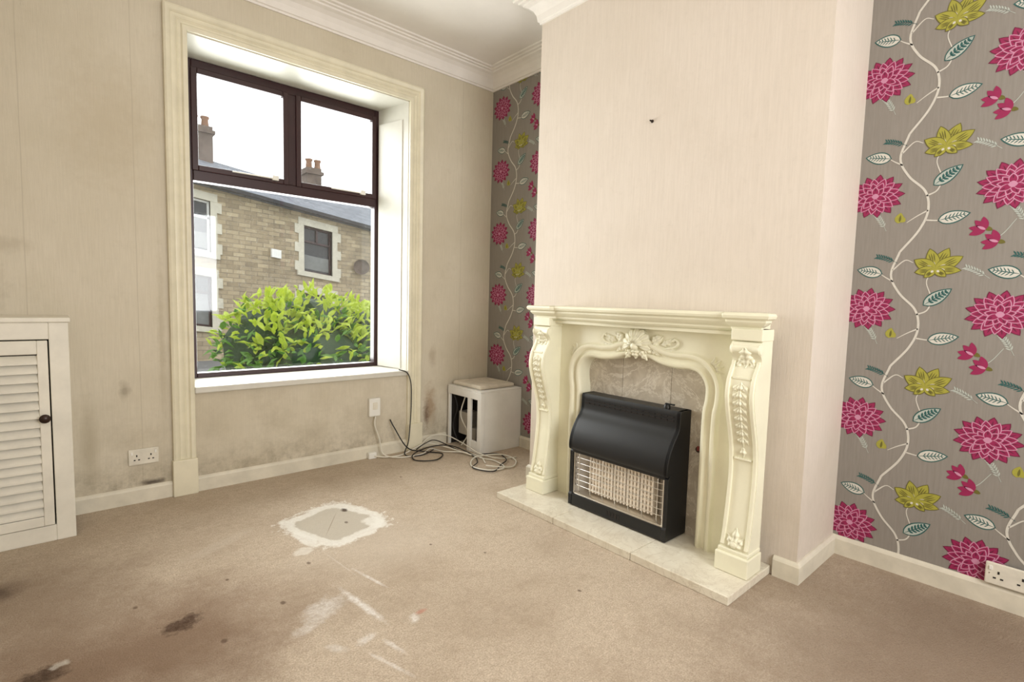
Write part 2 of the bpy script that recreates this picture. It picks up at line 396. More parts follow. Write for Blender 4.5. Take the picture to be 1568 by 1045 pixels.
for i in range(N):
    z=.132+i*(.86-.132)/N
    b=len(V)
    for x in (dl+.036,dr-.036):
        V+= [(x,CY-.010,z-.004),(x,CY-.010,z+.004),(x,CY+.012,z+.034),(x,CY+.012,z+.026)]
    F+=[(b,b+1,b+2,b+3),(b+4,b+7,b+6,b+5)]+[(b+k,b+(k+1)%4,b+4+(k+1)%4,b+4+k) for k in range(4)]
mesh('louvre_slats',V,F,m_cup,cb)
boxes('backing',[(dl+.03,dr-.03,CY+.013,CY+.018,.1,.9)],m_gap,cb)
lathe('knob',[(.006,0),(.006,.012),(.012,.016),(.019,.022),(.020,.030),(.015,.037),(.004,.040)],(dr-.018,CY-.010,.575),(0,-1,0),m_knob,cb)

# ------------------------------------------------------------------ sockets
def dsocket(name,to3):
    e=empty(name)
    def bx(n,l,m,bv=0):
        boxes(n,l,m,e,bv,fn=lambda x,y,z: to3(x,z,y))
    bx('plate',[(-.073,.073,0,.012,-.043,.043)],m_plugdirty,.004)
    bx('backbox',[(-.069,.069,-.0,.004,-.04,.04)],m_plugdirty)
    pins=[]
    for s in (-.034,.034):
        pins+=[(s-.003,s+.003,.0118,.0128,.002,.013),(s-.015,s-.006,.0118,.0128,-.018,-.012),(s+.006,s+.015,.0118,.0128,-.018,-.012)]
    bx('pin_holes',pins,m_gap)
    bx('switches',[(-.062,-.052,.011,.016,.014,.03),(.052,.062,.011,.016,.014,.03)],m_plastic,.001)
    bx('screws',[(-.062,-.058,.0115,.013,-.002,.002),(.058,.062,.0115,.013,-.002,.002)],m_chrome)
    return e
dsocket('electrical_socket',lambda u,v,d:(-2.395+u*.93,-d,.253+v))
dsocket('electrical_socket',lambda u,v,d:(-d-.017,-3.245-u,.137+v))
fs=empty('fused_spur')
boxes('plate',[(-1.085,-1.0,-.028,0,.30,.43)],m_plastic,fs,.006)
boxes('fuse_carrier',[(-1.06,-1.025,-.033,-.027,.35,.40)],m_plugdirty,fs,.002)
jb=boxes('junction_box',[(-1.10,-1.04,-.055,-.017,.0,.045)],m_plastic,None,.006)

# ------------------------------------------------------------------ meter box in corner
mb=empty('meter_box_cabinet'); bx0,by0,bt=-.405,-.435,.462
boxes('front_panel',[(bx0+.012,-.001,by0,by0+.018,.0,bt)],m_white,mb,.002)
boxes('front_post',[(bx0-.006,bx0+.030,by0-.008,by0+.035,0,bt),(bx0-.004,bx0+.016,by0+.12,by0+.16,.0,bt),(bx0-.004,bx0+.018,-.04,-.018,0,bt)],m_white,mb,.003)
boxes('top_rails',[(bx0-.006,bx0+.02,by0+.03,-.018,bt-.055,bt),(bx0,-.001,-.03,-.018,bt-.04,bt)],m_white,mb,.003)
boxes('side_board',[(bx0,bx0+.016,by0+.03,by0+.13,.0,.09)],m_white,mb,.002)
boxes('inner_back',[(bx0+.25,bx0+.26,by0+.03,-.02,0.0,bt-.06),(bx0+.02,-.01,-.03,-.02,0,bt-.06)],m_gap,mb)
boxes('meter',[(bx0+.05,bx0+.16,-.20,-.09,.09,.27),(bx0+.06,bx0+.15,-.30,-.22,.03,.16)],m_steel,mb,.006)
boxes('top_board',[(bx0-.004,-.001,by0,-.017,bt,bt+.012)],m_white,mb,.003)
boxes('seat_cushion',[(bx0+.03,-.03,by0+.05,-.03,bt+.0125,bt+.045)],m_cushion,None,.014)
for i,pp in enumerate([[(bx0+.02,-.05,.43),(bx0+.03,-.1,.3),(bx0+.02,-.06,.15),(bx0+.03,-.12,.02)],[(bx0+.03,-.2,.4),(bx0+.02,-.16,.25),(bx0+.03,-.24,.12),(bx0+.0,-.2,.02)]]):
    tube('meter_tail_%d'%i,pp,.005,m_cabw if i else m_cabb,mb)

# ------------------------------------------------------------------ cables
cs=empty('cable_bundle')
def cab(i,P,m,rr=.0045): tube('cable_%d'%i,P,rr,m,cs,n=6,sm=7)
cab(1,[(-.86,-.035,.625),(-.80,-.05,.60),(-.77,-.055,.52),(-.765,-.055,.38),(-.775,-.06,.22),(-.80,-.08,.09),(-.86,-.14,.012),(-.75,-.2,.008),(-.62,-.14,.01)],m_cabb,.004)
cab(2,[(-1.04,-.03,.30),(-1.05,-.04,.24),(-1.02,-.05,.14),(-1.0,-.07,.03),(-.92,-.15,.008),(-.75,-.18,.008),(-.62,-.10,.008),(-.58,-.22,.008),(-.50,-.35,.02),(-.44,-.48,.008),(-.5,-.62,.008)],m_cabw,.005)
cab(3,[(-.92,-.02,.26),(-.9,-.05,.2),(-.82,-.1,.05),(-.70,-.14,.01),(-.62,-.26,.009),(-.74,-.36,.009),(-.86,-.28,.009),(-.80,-.16,.016),(-.62,-.12,.03),(-.52,-.24,.045),(-.46,-.46,.009)],m_cabb,.0045)
cab(4,[(-1.06,-.06,.02),(-.98,-.10,.01),(-.88,-.12,.012),(-.76,-.09,.03),(-.64,-.08,.05),(-.54,-.2,.03),(-.46,-.5,.009),(-.42,-.62,.009),(-.46,-.78,.009),(-.58,-.76,.009),(-.62,-.62,.009),(-.50,-.50,.018),(-.34,-.54,.02),(-.27,-.60,.009),(-.30,-.72,.009),(-.42,-.80,.009),(-.56,-.70,.02)],m_cabw,.005)
cab(5,[(-.72,-.06,.01),(-.66,-.10,.06),(-.58,-.12,.07),(-.50,-.30,.02),(-.48,-.46,.012),(-.54,-.58,.010),(-.64,-.66,.010),(-.58,-.80,.010),(-.44,-.72,.010),(-.34,-.66,.012),(-.30,-.52,.012),(-.42,-.47,.02)],m_cabb,.004)
cab(6,[(-.70,-.05,.01),(-.60,-.06,.09),(-.5,-.12,.10),(-.44,-.26,.06),(-.44,-.47,.03),(-.36,-.60,.01),(-.24,-.66,.01)],m_cabw,.004)

# ------------------------------------------------------------------ hearth
ht=empty('marble_hearth'); HF=-.838; hl,hr=-1.150,-2.533; HZ=.036
boxes('slabs',[(HF+.0,XB-.001,-1.60,hl,0,HZ),(HF,XB-.001,-2.08,-1.603,0,HZ),(HF,XB-.001,hr,-2.083,0,HZ)],m_hearth,ht,.003)
# ------------------------------------------------------------------ fire surround
fs=empty('fireplace_surround'); YC=-1.868
def P3(y,z,p): return (XB-max(p,.001),YC-y,z)   # y>0 = image right
def fp(p,a): return P3(a,p[1],p[0])
hw=.358
half=[(-hw,HZ),(-hw,.25),(-hw,.50),(-hw-.002,.66),(-hw-.012,.73),(-hw-.010,.79),(-hw+.02,.835),(-hw+.065,.850),(-.22,.848),(-.14,.858),(-.07,.880),(0,.886)]
full=half+[(-a,b) for a,b in half[-2::-1]]
path=[tuple(v) for v in crom([(a,b,0) for a,b in full],5)]; path=[(a,b) for a,b,_ in path]
prof=[(0,.012),(0,.085),(.004,.098),(.012,.106),(.022,.106),(.028,.094),(.036,.090),(.046,.092),(.052,.104),(.062,.112),(.074,.110),(.080,.096),(.088,.090)]
def outer(p,m):
    t=9
    if abs(m.x)>1e-4 and (m.x>0)==(p.x>0 or m.x>0): t=min(t,((.545 if m.x>0 else -.545)-p.x)/m.x)
    if m.y>1e-4: t=min(t,(1.06-p.y)/m.y)
    q=p+m*t; return P3(q.x,q.y,.090)
sweep('arched_body',path,prof,1,lambda p,h:P3(p.x,p.y,h),m_sur,fs,smooth=50,cap=False,outer=outer)
boxes('body_corners',[(-.552,-.36,0,.089,.82,1.06),(.36,.552,0,.089,.82,1.06),(-.545,.545,0,.088,.98,1.06),(-.552,-.49,0,.0885,HZ,.9),(.49,.552,0,.0885,HZ,.9),(-.60,.60,0,.15,1.03,1.10)],m_sur,fs,fn=lambda x,y,z:P3(x,z,y))
pp=[(.205,HZ),(.205,.12),(.192,.125),(.192,.145),(.184,.17),(.172,.24),(.160,.33),(.152,.42),(.152,.49),(.160,.56),(.180,.63),(.205,.70),(.222,.76),(.226,.80),(.218,.85),(.198,.89),(.182,.915),(.180,.935),(.188,.95),(.200,.965),(.202,.985),(.192,1.005),(.176,1.015),(.172,1.06)]
zz=[p[1] for p in pp]; pr=[p[0] for p in pp]
def pproj(z): return float(np.interp(z,zz,pr))
def smoothprof(off=0,z0=HZ,z1=1.06):
    q=[tuple(v)[:2] for v in crom([(a+off,b,0) for a,b in pp],3)]
    return [(a,b) for a,b in q if z0-1e-6<=b<=z1+1e-6]
PB=.084
for s,nm in ((-1,'left'),(1,'right')):
    c=s*.587
    q=[(PB,HZ)]+smoothprof()+[(PB,1.06)]
    prism('pilaster_%s'%nm,q,fp,c-.060,c+.060,m_sur,fs,smooth=True)
    sp_=smoothprof(.009,.145,.93)
    q2=[(PB+.01,sp_[0][1])]+sp_+[(PB+.01,sp_[-1][1])]
    for e in (-1,1): prism('pilaster_edge',q2,fp,c+.042 if e>0 else c-.058,c+.058 if e>0 else c-.042,m_sur,fs,smooth=True,bevel=.003)
    boxes('plinth',[(c-.070,c+.070,PB,.218,HZ,.118),(c-.064,c+.064,PB,.206,.118,.136)],m_sur,fs,.005,fn=lambda x,y,z:P3(x,z,y))
    boxes('cap_block',[(c-.064,c+.064,PB,.196,1.012,1.06)],m_sur,fs,.004,fn=lambda x,y,z:P3(x,z,y))
    lathe('volute',[(.006,-.064),(.021,-.062),(.024,-.056),(.020,-.05),(.020,.05),(.024,.056),(.021,.062),(.006,.064)],P3(c,.978,.185),(0,1,0),m_sur,fs,18)
# mantel shelf (shaped returns, breakfront over pilasters and centre)
mw=.680
endl=[(-.60,.001),(-.612,.05),(-.64,.10),(-mw,.15)]
plan_m=endl+[(-mw,.226),(-.50,.226),(-.485,.205)]+[(x,.205+.018*math.exp(-(x/.16)**2)) for x in np.linspace(-.44,.44,23)]+[(.485,.205),(.50,.226),(mw,.226)]+[(-a,b) for a,b in endl[::-1]]
prm=[(-.006,1.126),(0,1.122),(.003,1.114),(0,1.104),(-.008,1.098),(-.014,1.096),(-.014,1.088),(-.022,1.078),(-.034,1.070),(-.040,1.066),(-.040,1.058),(-.048,1.050),(-.054,1.046)]
sweep('mantel_moulding',plan_m,prm,1,lambda p,h:P3(p.x,h,p.y),m_sur,fs,cap=False,smooth=30)
def capm(off,z,nm):
    inn=[(x*(1+off/mw) ,max(0,y+off) if y>0 else 0) for x,y in plan_m]
    mesh(nm,[P3(x,z,y) for x,y in inn],[tuple(range(len(inn)))],m_sur,fs)
capm(-.005,1.1255,'mantel_top'); capm(-.050,1.0465,'mantel_soffit')
def relief(cy_,cz_,L,W,ang,Hh,base,lob=5,name='acanthus_leaf',bend=0,pw=.75):
    V=[];F=[];nu,nv=16,9
    for i in range(nu+1):
        t=i/nu
        wd=W*(math.sin(math.pi*min(1,t**pw))**.8)*(1+.22*math.cos(t*lob*2*math.pi)*(1 if lob else 0)) + .0006
        a=ang+bend*t
        if i==0: cy0,cz0=cy_,cz_
        else:
            cy0+=math.sin(a)*L/nu; cz0+=math.cos(a)*L/nu
        for j in range(nv):
            s=-1+2*j/(nv-1)
            yy=cy0+math.cos(a)*s*wd; z2=cz0-math.sin(a)*s*wd
            h=Hh*(1-s*s)**.6*(.35+.65*math.sin(math.pi*min(1,t+.08)))*(1-.35*(1 if j==nv//2 else 0))*(1+.18*math.cos(t*lob*2*math.pi)*(1 if lob else 0))
            bs=base(z2) if callable(base) else base
            V.append(P3(yy,z2,bs-.003+max(0,h)))
    for i in range(nu):
        for j in range(nv-1): F.append((i*nv+j,i*nv+j+1,(i+1)*nv+j+1,(i+1)*nv+j))
    mesh(name,V,F,m_sur,fs,smooth=True)
R=math.radians
# scallop shell: overlapping round-ended ribs fanning from the hinge, pearls beneath
lathe('shell_bed',[(.070,-.01),(.068,.004),(.055,.012),(.02,.014)],P3(0,.962,.096),(-1,0,0),m_sur,fs,28)
for k in range(9):
    a=R(-104+26*k); relief(0,.948,.084,.019,a,.024,.108,0,'shell_rib',0,2.2)
for k in range(7):
    a=R(-78+26*k); relief(0,.945,.050,.012,a,.026,.120,0,'shell_inner',0,2.0)
lathe('shell_boss',[(.020,-.01),(.020,.008),(.015,.016),(.004,.020)],P3(0,.940,.122),(-1,0,0),m_sur,fs)
relief(0,.930,.055,.024,R(180),.022,.108,3)
for s in (-1,1):
    for q_ in range(4):
        lathe('pearl',[(.008,-.006),(.008,.002),(.005,.007),(.001,.009)],P3(s*(.022+.018*q_),.905+.004*q_,.106),(-1,0,0),m_sur,fs,10)
    relief(s*.02,.925,.070,.018,s*R(140),.020,.104,3)
    relief(s*.055,.945,.10,.022,s*R(75),.020,.092,4,bend=-s*.5)
    relief(s*.06,.935,.085,.018,s*R(105),.018,.092,4,bend=s*.4)
    relief(s*.08,.965,.07,.016,s*R(45),.018,.092,3,bend=s*.5)
    relief(s*.13,.955,.085,.016,s*R(85),.016,.090,4,bend=-s*.8)
    relief(s*.14,.955,.06,.014,s*R(50),.014,.090,3,bend=s*.6)
    relief(s*.15,.94,.07,.012,s*R(112),.014,.090,3,bend=-s*.7)
    tube('scroll',[P3(s*(.05+.0),.91,.10),P3(s*.10,.915,.098),P3(s*.15,.935,.096),P3(s*.20,.945,.094),P3(s*.225,.965,.094),P3(s*.21,.985,.094),P3(s*.195,.975,.094)],.006,m_sur,fs)
    for k in range(5): relief(s*.395,.865,.06,.013,s*R(15+k*28),.014,.092,2,'spandrel')
    c=s*.587
    relief(c,.985,.085,.026,R(180),.018,pproj,4)
    for e in (-1,1):
        relief(c+e*.008,.945,.06,.014,R(180-e*35),.012,pproj,3)
    for i in range(8):
        z0=.835-i*.033; ws=1.25-.06*i
        relief(c,z0+.01,.05,.011*ws,R(180),.014,pproj,2)
        for e in (-1,1): relief(c+e*.003,z0,.040*ws,.010*ws,R(180-e*55),.011,pproj,2,bend=e*.6)
    relief(c,.565,.045,.012,R(180),.014,pproj,2)
    for e in (-1,0,1): relief(c,.140,.085 if e==0 else .06,.017,e*R(35),.018,pproj,3)
    lathe('flame_boss',[(.014,-.006),(.013,.008),(.004,.014)],P3(c,.155,pproj(.155)+.006),(-1,0,0),m_sur,fs,14)
    for zz0 in (.86,.515):
        boxes('panel_bar',[(c-.036,c+.036,.09,pproj(zz0)+.007,zz0-.004,zz0+.004)],m_sur,fs,.001,fn=lambda x,y,z:P3(x,z,y))
boxes('marble_back_panel',[(-.48,-.142,0,.014,HZ,.97),(-.14,.15,0,.014,HZ,.97),(.152,.48,0,.014,HZ,.97)],m_marb,fs,.001,fn=lambda x,y,z:P3(x,z,y))

# ------------------------------------------------------------------ gas fire
gf=empty('gas_fire'); Y0,Y1=-1.528,-2.135; B0=.016
def fy(p,a): return (XB-p[0],a,p[1])
hood=[(B0,.365),(.150,.365),(.192,.352),(.200,.356),(.204,.372),(.202,.40),(.192,.44),(.176,.475),(.152,.512),(.128,.540),(.116,.560),(.112,.585),(.110,.640),(.104,.650),(B0,.650)]
hs=[tuple(v)[:2] for v in crom([(a,b,0) for a,b in hood[1:13]],4)]
hood2=[hood[0]]+hs+hood[13:]
prism('hood',hood2,fy,Y0-.004,Y1+.004,m_black,gf,smooth=True)
side=[(B0,HZ+.006)]+[(.196,HZ+.006),(.196,.10),(.190,.11),(.190,.34)]+hs[2:]+hood[13:]
for a,b in ((Y0,Y0-.022),(Y1+.022,Y1)): prism('side_panel',side,fy,a,b,m_black,gf,bevel=.003)
boxes('base',[(XB-.194,XB-B0,Y1+.02,Y0-.02,HZ+.006,.105)],m_black,gf,.005)
boxes('front_lip',[(XB-.192,XB-.170,Y1+.02,Y0-.02,.335,.362)],m_black,gf,.003)
boxes('feet',[(XB-.18,XB-.14,Y0-.06,Y0-.02,HZ,HZ+.01),(XB-.18,XB-.14,Y1+.02,Y1+.06,HZ,HZ+.01)],m_black2,gf)
sl=[]
for i in range(16):
    y=Y0-.03-i*.0342
    sl.append((XB-.1145,XB-.10,y-.028,y,.598,.604)); sl.append((XB-.1145,XB-.10,y-.028,y,.616,.620))
boxes('top_vents',sl,m_gap,gf)
boxes('base_vents',[(XB-.1955,XB-.18,-1.80-i*.018,-1.79-i*.018,.06,.085) for i in range(5)],m_gap,gf)
boxes('recess_back',[(XB-.08,XB-.06,Y1+.022,Y0-.022,.105,.365)],m_cer,gf)
for (a,b,c_,d_) in ((Y0-.022,Y0-.055,Y0-.10,Y0-.10),(Y1+.022,Y1+.055,Y1+.10,Y1+.10)):
    mesh('reflector',[(XB-.175,a,.11),(XB-.175,a,.345),(XB-.10,c_,.345),(XB-.10,c_,.11)],[(0,1,2,3)],m_steel,gf)
mesh('burner_tray',[(XB-.19,Y0-.022,.106),(XB-.19,Y1+.022,.106),(XB-.10,Y1+.05,.135),(XB-.10,Y0-.05,.135)],[(0,1,2,3)],m_chrome,gf)
rl=[]
n=5; span=(Y0-.10)-(Y1+.10); wv=span/n
for i in range(n):
    ya_=Y0-.10-i*wv-.005; yb_=ya_-wv+.010
    rl.append((XB-.135,XB-.08,yb_,ya_,.13,.325))
    for k in range(4):
        yy=ya_-.008-k*(wv-.02)/3.0; rl.append((XB-.152,XB-.135,yy-.005,yy+.005,.13,.325))
    for k in range(8):
        z=.135+k*.0255; rl.append((XB-.147,XB-.135,yb_,ya_,z,z+.010))
boxes('radiants',rl,m_cer,gf)
for k in range(6):
    z=.155+k*.031
    tube('guard_bar',[(XB-.170,Y0-.024,z),(XB-.180,Y0-.05,z),(XB-.180,Y1+.05,z),(XB-.170,Y1+.024,z)],.0019,m_chrome,gf,n=6,sm=1)
for k in range(7):
    y=Y0-.06-k*((Y0-.06)-(Y1+.06))/6
    tube('guard_upright',[(XB-.170,y,.112),(XB-.182,y,.13),(XB-.182,y,.325),(XB-.170,y,.345)],.0022 if k%3==0 else .0015,m_chrome,gf,n=6,sm=1)
boxes('chrome_frame',ring(Y1+.024,Y0-.024,.106,.345,.007,.178,.184),m_chrome,gf,.001,fn=lambda x,y,z:(XB-y,x,z))
lathe('control_knob',[(.016,0),(.016,.012),(.012,.020),(.004,.021)],(XB-.085,Y1+.09,.650),(0,0,1),m_black,gf,16)
boxes('knob_lever',[(XB-.09,XB-.08,Y1+.05,Y1+.10,.668,.676)],m_black2,gf,.002)
gt=empty('gas_tap')
lathe('valve',[(.010,0),(.010,.03),(.014,.032),(.014,.05)],(XB-.015,-2.205,.48),(-1,0,0),m_brass,gt,14)
boxes('tag',[(XB-.066,XB-.060,-2.212,-2.198,.474,.496)],m_red,gt,.002)
nl=lathe('wall_nail',[(.008,0),(.008,.003),(.004,.004),(.004,.02)],(XB,-1.83,2.07),(-1,0,0),m_brass,None,10)

# ------------------------------------------------------------------ wallpaper motifs
mats=[m_mag,m_mag2,m_pink,m_lime,m_olive,m_crm,m_teal,m_lg]
MAG,MAG2,PINK,LIME,OLV,CRM,TEAL,LG=range(8)
V=[];F=[];MI=[]
def poly(pts,mi,lay):
    b=len(V)
    for (u,v) in pts: V.append((-.0006-.00035*lay,-u,v))
    F.append(tuple(range(b,b+len(pts)))); MI.append(mi)
def petal(cu_,cv,L,W,a,mi,lay,tip=.5,sq=1.0,n=9):
    L_=[];R_=[]
    for i in range(n+1):
        t=i/n; w_=W*(math.sin(math.pi*t**tip)**.8 if 0<t<1 else 0)
        ca,sa=math.cos(a),math.sin(a)
        L_.append((cu_+L*t*ca-w_*sa,cv+(L*t*sa+w_*ca)*sq)); 
        if 0<i<n: R_.append((cu_+L*t*ca+w_*sa,cv+(L*t*sa-w_*ca)*sq))
    poly(L_+R_[::-1],mi,lay)
def ribbon(P,w0,w1,mi,lay,sm=7):
    P=[Vector((p[0],p[1],0)) for p in P]; P=crom(P,sm); n=len(P)
    for i in range(n-1):
        d=(P[i+1]-P[i]); d=d.normalized() if d.length>0 else Vector((1,0,0)); nn=Vector((-d.y,d.x,0))
        wa=w0+(w1-w0)*i/n; wb=w0+(w1-w0)*(i+1)/n
        d2=(P[min(i+2,n-1)]-P[i+1]); d2=d2.normalized() if d2.length>0 else d; n2=Vector((-d2.y,d2.x,0))
        q=[P[i]+nn*wa,P[i+1]+n2*wb,P[i+1]-n2*wb,P[i]-nn*wa]
        poly([(v.x,v.y) for v in q],mi,lay)
def magenta(u,v,s=1.):
    sq=.88
    for ring_,(cnt,L,W,off) in enumerate([(13,.108,.023,0),(13,.090,.020,.5),(11,.070,.017,.1),(9,.048,.014,.3)]):
        for k in range(cnt):
            a=2*math.pi*(k+off)/cnt
            lay=ring_*2+1+(k%3)*.25
            petal(u,v,L*s,W*s,a,PINK if ring_ else MAG2,lay,.95,sq)
            petal(u,v,(L-.005)*s,(W-.003)*s,a,MAG,lay+.12,.95,sq)
            petal(u+math.cos(a)*L*.50*s,v+math.sin(a)*L*.50*s*sq,L*.34*s,.0026*s,a,MAG2,lay+.2,.9,sq)
    petal(u-.014*s,v,.028*s,.012*s,0,PINK,9,1)
def yellow(u,v):
    for k,(a,L,W) in enumerate([(60,.095,.026),(100,.09,.024),(25,.10,.026),(145,.085,.026),(-10,.085,.020),(185,.07,.020),(220,.05,.016),(-45,.05,.016)]):
        a=math.radians(a+5)
        petal(u-.015,v-.035,L,W,a,OLV,1+k*.5,.8); petal(u-.015,v-.035,L-.004,W-.003,a,LIME,1.2+k*.5,.8)
        for o in (-.35,0,.35): petal(u-.015+math.cos(a+o*.5)*L*.35,v-.035+math.sin(a+o*.5)*L*.35,L*.42,.0022,a+o*.2,OLV,1.35+k*.5,.9)
        petal(u-.015+math.cos(a)*L*.15,v-.035+math.sin(a)*L*.15,L*.22,.0045,a,CRM,1.4+k*.5,.9)
def leaf(u,v,a,L=.10,W=.026,dark=False):
    a=math.radians(a); u0=u-math.cos(a)*L/2; v0=v-math.sin(a)*L/2
    petal(u0,v0,L,W,a,TEAL,1,.8); petal(u0+math.cos(a)*.004,v0+math.sin(a)*.004,L-.010,W-.0045,a,CRM if not dark else LG,2,.8)
    petal(u0,v0,L*.95,.0018,a,TEAL,3,.9)
    for k in range(2,8):
        t=k/9.; w_=(W-.008)*math.sin(math.pi*t**.8)
        for s in (-1,1):
            petal(u0+math.cos(a)*L*t,v0+math.sin(a)*L*t,w_*1.15,.0042 if dark else .0018,a+s*.9,TEAL,3,.9,1,4)
def sprig(u,v,a,L=.10,mi=LG):
    a=math.radians(a); ribbon([(u,v),(u+math.cos(a)*L*.5,v+math.sin(a)*L*.5+.008),(u+math.cos(a)*L,v+math.sin(a)*L)],.0009,.0006,mi,1,4)
    for k in range(2,9):
        t=k/9.
        for s in (-1,1): petal(u+math.cos(a)*L*t,v+math.sin(a)*L*t+.006*math.sin(math.pi*t),.018,.0026,a+s*.7,mi,1,.9,1,5)
PV=.495
def tile(u0,v0):
    magenta(u0,v0)
    yellow(u0+.245,v0+.205)
    leaf(u0+.0,v0+.165,168); leaf(u0+.245,v0+.055,38,.115,.026,True); leaf(u0+.275,v0-.115,12,.105)
    petal(u0+.09,v0-.125,.045,.016,math.radians(80),LIME,2,.8); petal(u0+.115,v0-.12,.04,.012,math.radians(140),LIME,2.2,.8); petal(u0+.095,v0-.12,.03,.004,math.radians(85),OLV,3,.8)
    for (du,dv,a) in ((.355,-.175,150),(.395,-.225,160)):
        for aa in (-55,-20,20,55): petal(u0+du+.02,v0+dv,.052,.012,math.radians(a+aa*.9),MAG,2+abs(aa)/60,.9)
        petal(u0+du+.02,v0+dv,.03,.005,math.radians(a),PINK,4,.9)
        petal(u0+du+.04,v0+dv-.004,.03,.008,math.radians(a),OLV,1.5,.9)
    sprig(u0+.10,v0+.20,160,.085,TEAL); sprig(u0+.05,v0-.155,120,.085); sprig(u0+.40,v0+.13,150,.09,LG)
    c=u0+.135
    ribbon([(c-.03,v0-.2475),(c+.03,v0-.16),(c+.055,v0-.08),(c+.04,v0),(c-.02,v0+.07),(c-.055,v0+.15),(c-.03,v0+.2475)],.0042,.0042,CRM,1)
    ribbon([(c+.055,v0-.08),(c+.02,v0-.10),(c-.015,v0-.125)],.003,.001,CRM,1)
    ribbon([(c+.045,v0-.02),(c+.08,v0+.0),(c+.09,v0+.05),(c+.07,v0+.12),(c+.095,v0+.17)],.003,.0012,CRM,1)
    ribbon([(c+.05,v0-.12),(c+.09,v0-.125),(c+.11,v0-.12)],.003,.0012,CRM,1)
    ribbon([(c-.045,v0+.12),(c-.075,v0+.14),(c-.10,v0+.16)],.003,.001,CRM,1)
    ribbon([(c-.05,v0+.17),(c-.01,v0+.21),(c+.02,v0+.20)],.003,.001,CRM,1)
    ribbon([(u0+.37,v0-.22),(u0+.42,v0-.20),(u0+.46,v0-.14)],.0018,.001,LG,1)
for (uu,vb) in [(2.70,.165),(3.14,.155),(3.58,.150),(4.02,.150),(4.46,.150),(.12,.205),(.56,.205)]:
    for k in range(6): tile(uu,vb+k*PV)
V2=[];F2=[];M2=[]
for f,mi in zip(F,MI):
    ps=[V[i] for i in f]; yc_=sum(p[1] for p in ps)/len(ps); zc_=sum(p[2] for p in ps)/len(ps)
    if zc_>2.93 or zc_<.0 or yc_>.1 or (yc_<-1.15 and yc_>-2.5) or yc_<YB+.05: continue
    b=len(V2); V2+=[(p[0],max(YB+.002,min(p[1],.15)),max(.0,min(p[2],H))) for p in ps]; F2.append(tuple(range(b,b+len(ps)))); M2.append(mi)
mesh('trim_wallpaper_flowers',V2,F2,mats,None,mi=M2,recalc=False)

# ------------------------------------------------------------------ outside
SH=-.14
def shr(x,y,z): return (x,y,z+SH*x)
hs_=empty('terraced_house'); FY=12.0
boxes('facade',[(-14,-.5,FY,FY+.4,-3,3.95),(.38,2.76,FY,FY+.4,-3,3.95),(3.6,16,FY,FY+.4,-3,3.95),(-.5,.38,FY,FY+.4,1.62,2.22),(2.76,3.6,FY,FY+.4,1.62,2.25),(-.5,.38,FY,FY+.4,3.56,3.95),(2.76,3.6,FY,FY+.4,3.56,3.95),(-.5,.38,FY,FY+.4,-3,.3),(2.76,3.6,FY,FY+.4,-3,.3)],m_stone,hs_,fn=shr)
wl=[];su=[];fm=[];gl=[];cur=[]
for (a,b) in ((-.5,.38),(2.76,3.6)):
    for (z0,z1) in ((.3,1.62),(2.24,3.56)):
        gl.append((a,b,FY+.16,FY+.18,z0,z1))
        su+= [(a-.16,b+.16,FY-.05,FY+.12,z1,z1+.20),(a-.2,b+.2,FY-.09,FY+.12,z0-.14,z0)]
        for k in range(5):
            z=z0+k*(z1-z0)/5; ww=.15 if k%2 else .26
            su+=[(a-ww,a,FY-.04,FY+.12,z,z+(z1-z0)/5),(b,b+ww,FY-.04,FY+.12,z,z+(z1-z0)/5)]
        fm+=ring(a,b,z0,z1,.05,FY+.10,FY+.16)+[(a,b,FY+.10,FY+.16,z0+.86,z0+.92),((a+b)/2-.025,(a+b)/2+.025,FY+.10,FY+.16,z0+.9,z1)]
        cur+=[(a+.05,b-.05,FY+.150,FY+.158,z0+.1,z0+.5)] if z0>1 else [(a+.05,b-.05,FY+.150,FY+.158,z0+.05,z0+.85)]
boxes('stone_surrounds',su,m_sill,hs_,fn=shr); boxes('window_glass',gl,m_hglass,hs_,fn=shr); boxes('window_frames',fm[6:12],m_white,hs_,fn=shr); boxes('window_frames_dark',fm[:6]+fm[12:],m_frame,hs_,fn=shr)
boxes('curtains',cur,m_curtain,hs_,fn=shr)
mesh('roof',[shr(-14,FY-.25,3.98),shr(16,FY-.25,3.98),shr(16,15.6,5.50),shr(-14,15.6,5.50),shr(-14,15.6,5.3),shr(16,15.6,5.3),shr(16,FY,3.9),shr(-14,FY,3.9)],[(0,1,2,3),(4,5,6,7),(0,3,4,7),(1,6,5,2),(0,7,6,1),(3,2,5,4)],m_slate,hs_)
boxes('gutter',[(-14,16,FY-.33,FY-.22,3.90,4.0)],m_gut,hs_,fn=shr)
for (xa,xb,zt) in ((.50,1.12,6.25),(4.0,4.5,5.6)):
    boxes('chimney_stack',[(xa,xb,15.1,15.9,4.0,zt),(xa-.06,xb+.06,15.04,15.96,zt-.22,zt-.12)],m_chst,hs_)
    for k in range(2):
        lathe('chimney_pot',[(.11,0),(.09,.25),(.12,.30),(.12,.34)],(xa+.17+k*.3,15.4,zt),(0,0,1),m_pot,hs_,12)
boxes('vent_box',[(1.85,2.10,FY-.12,FY,2.45,2.68)],m_white,hs_,fn=shr)
lathe('satellite_dish',[(.02,0),(.12,.03),(.2,.07),(.24,.12),(.2,.075),(.12,.035)],(4.5,FY-.08,2.05),(-.4,-1,.2),m_chst,hs_,20)
tube('dish_arm',[(4.5,FY,1.95),(4.5,FY-.1,2.05)],.02,m_gut,hs_,sm=1)
boxes('road',[(-30,30,6.2,11.9,-.75,-.62)],m_road)
boxes('pavement',[(-30,30,4.6,6.2,-.75,-.55)],m_pave)
boxes('garden_lawn',[(-12,12,.42,4.6,-.75,-.52)],m_grass)
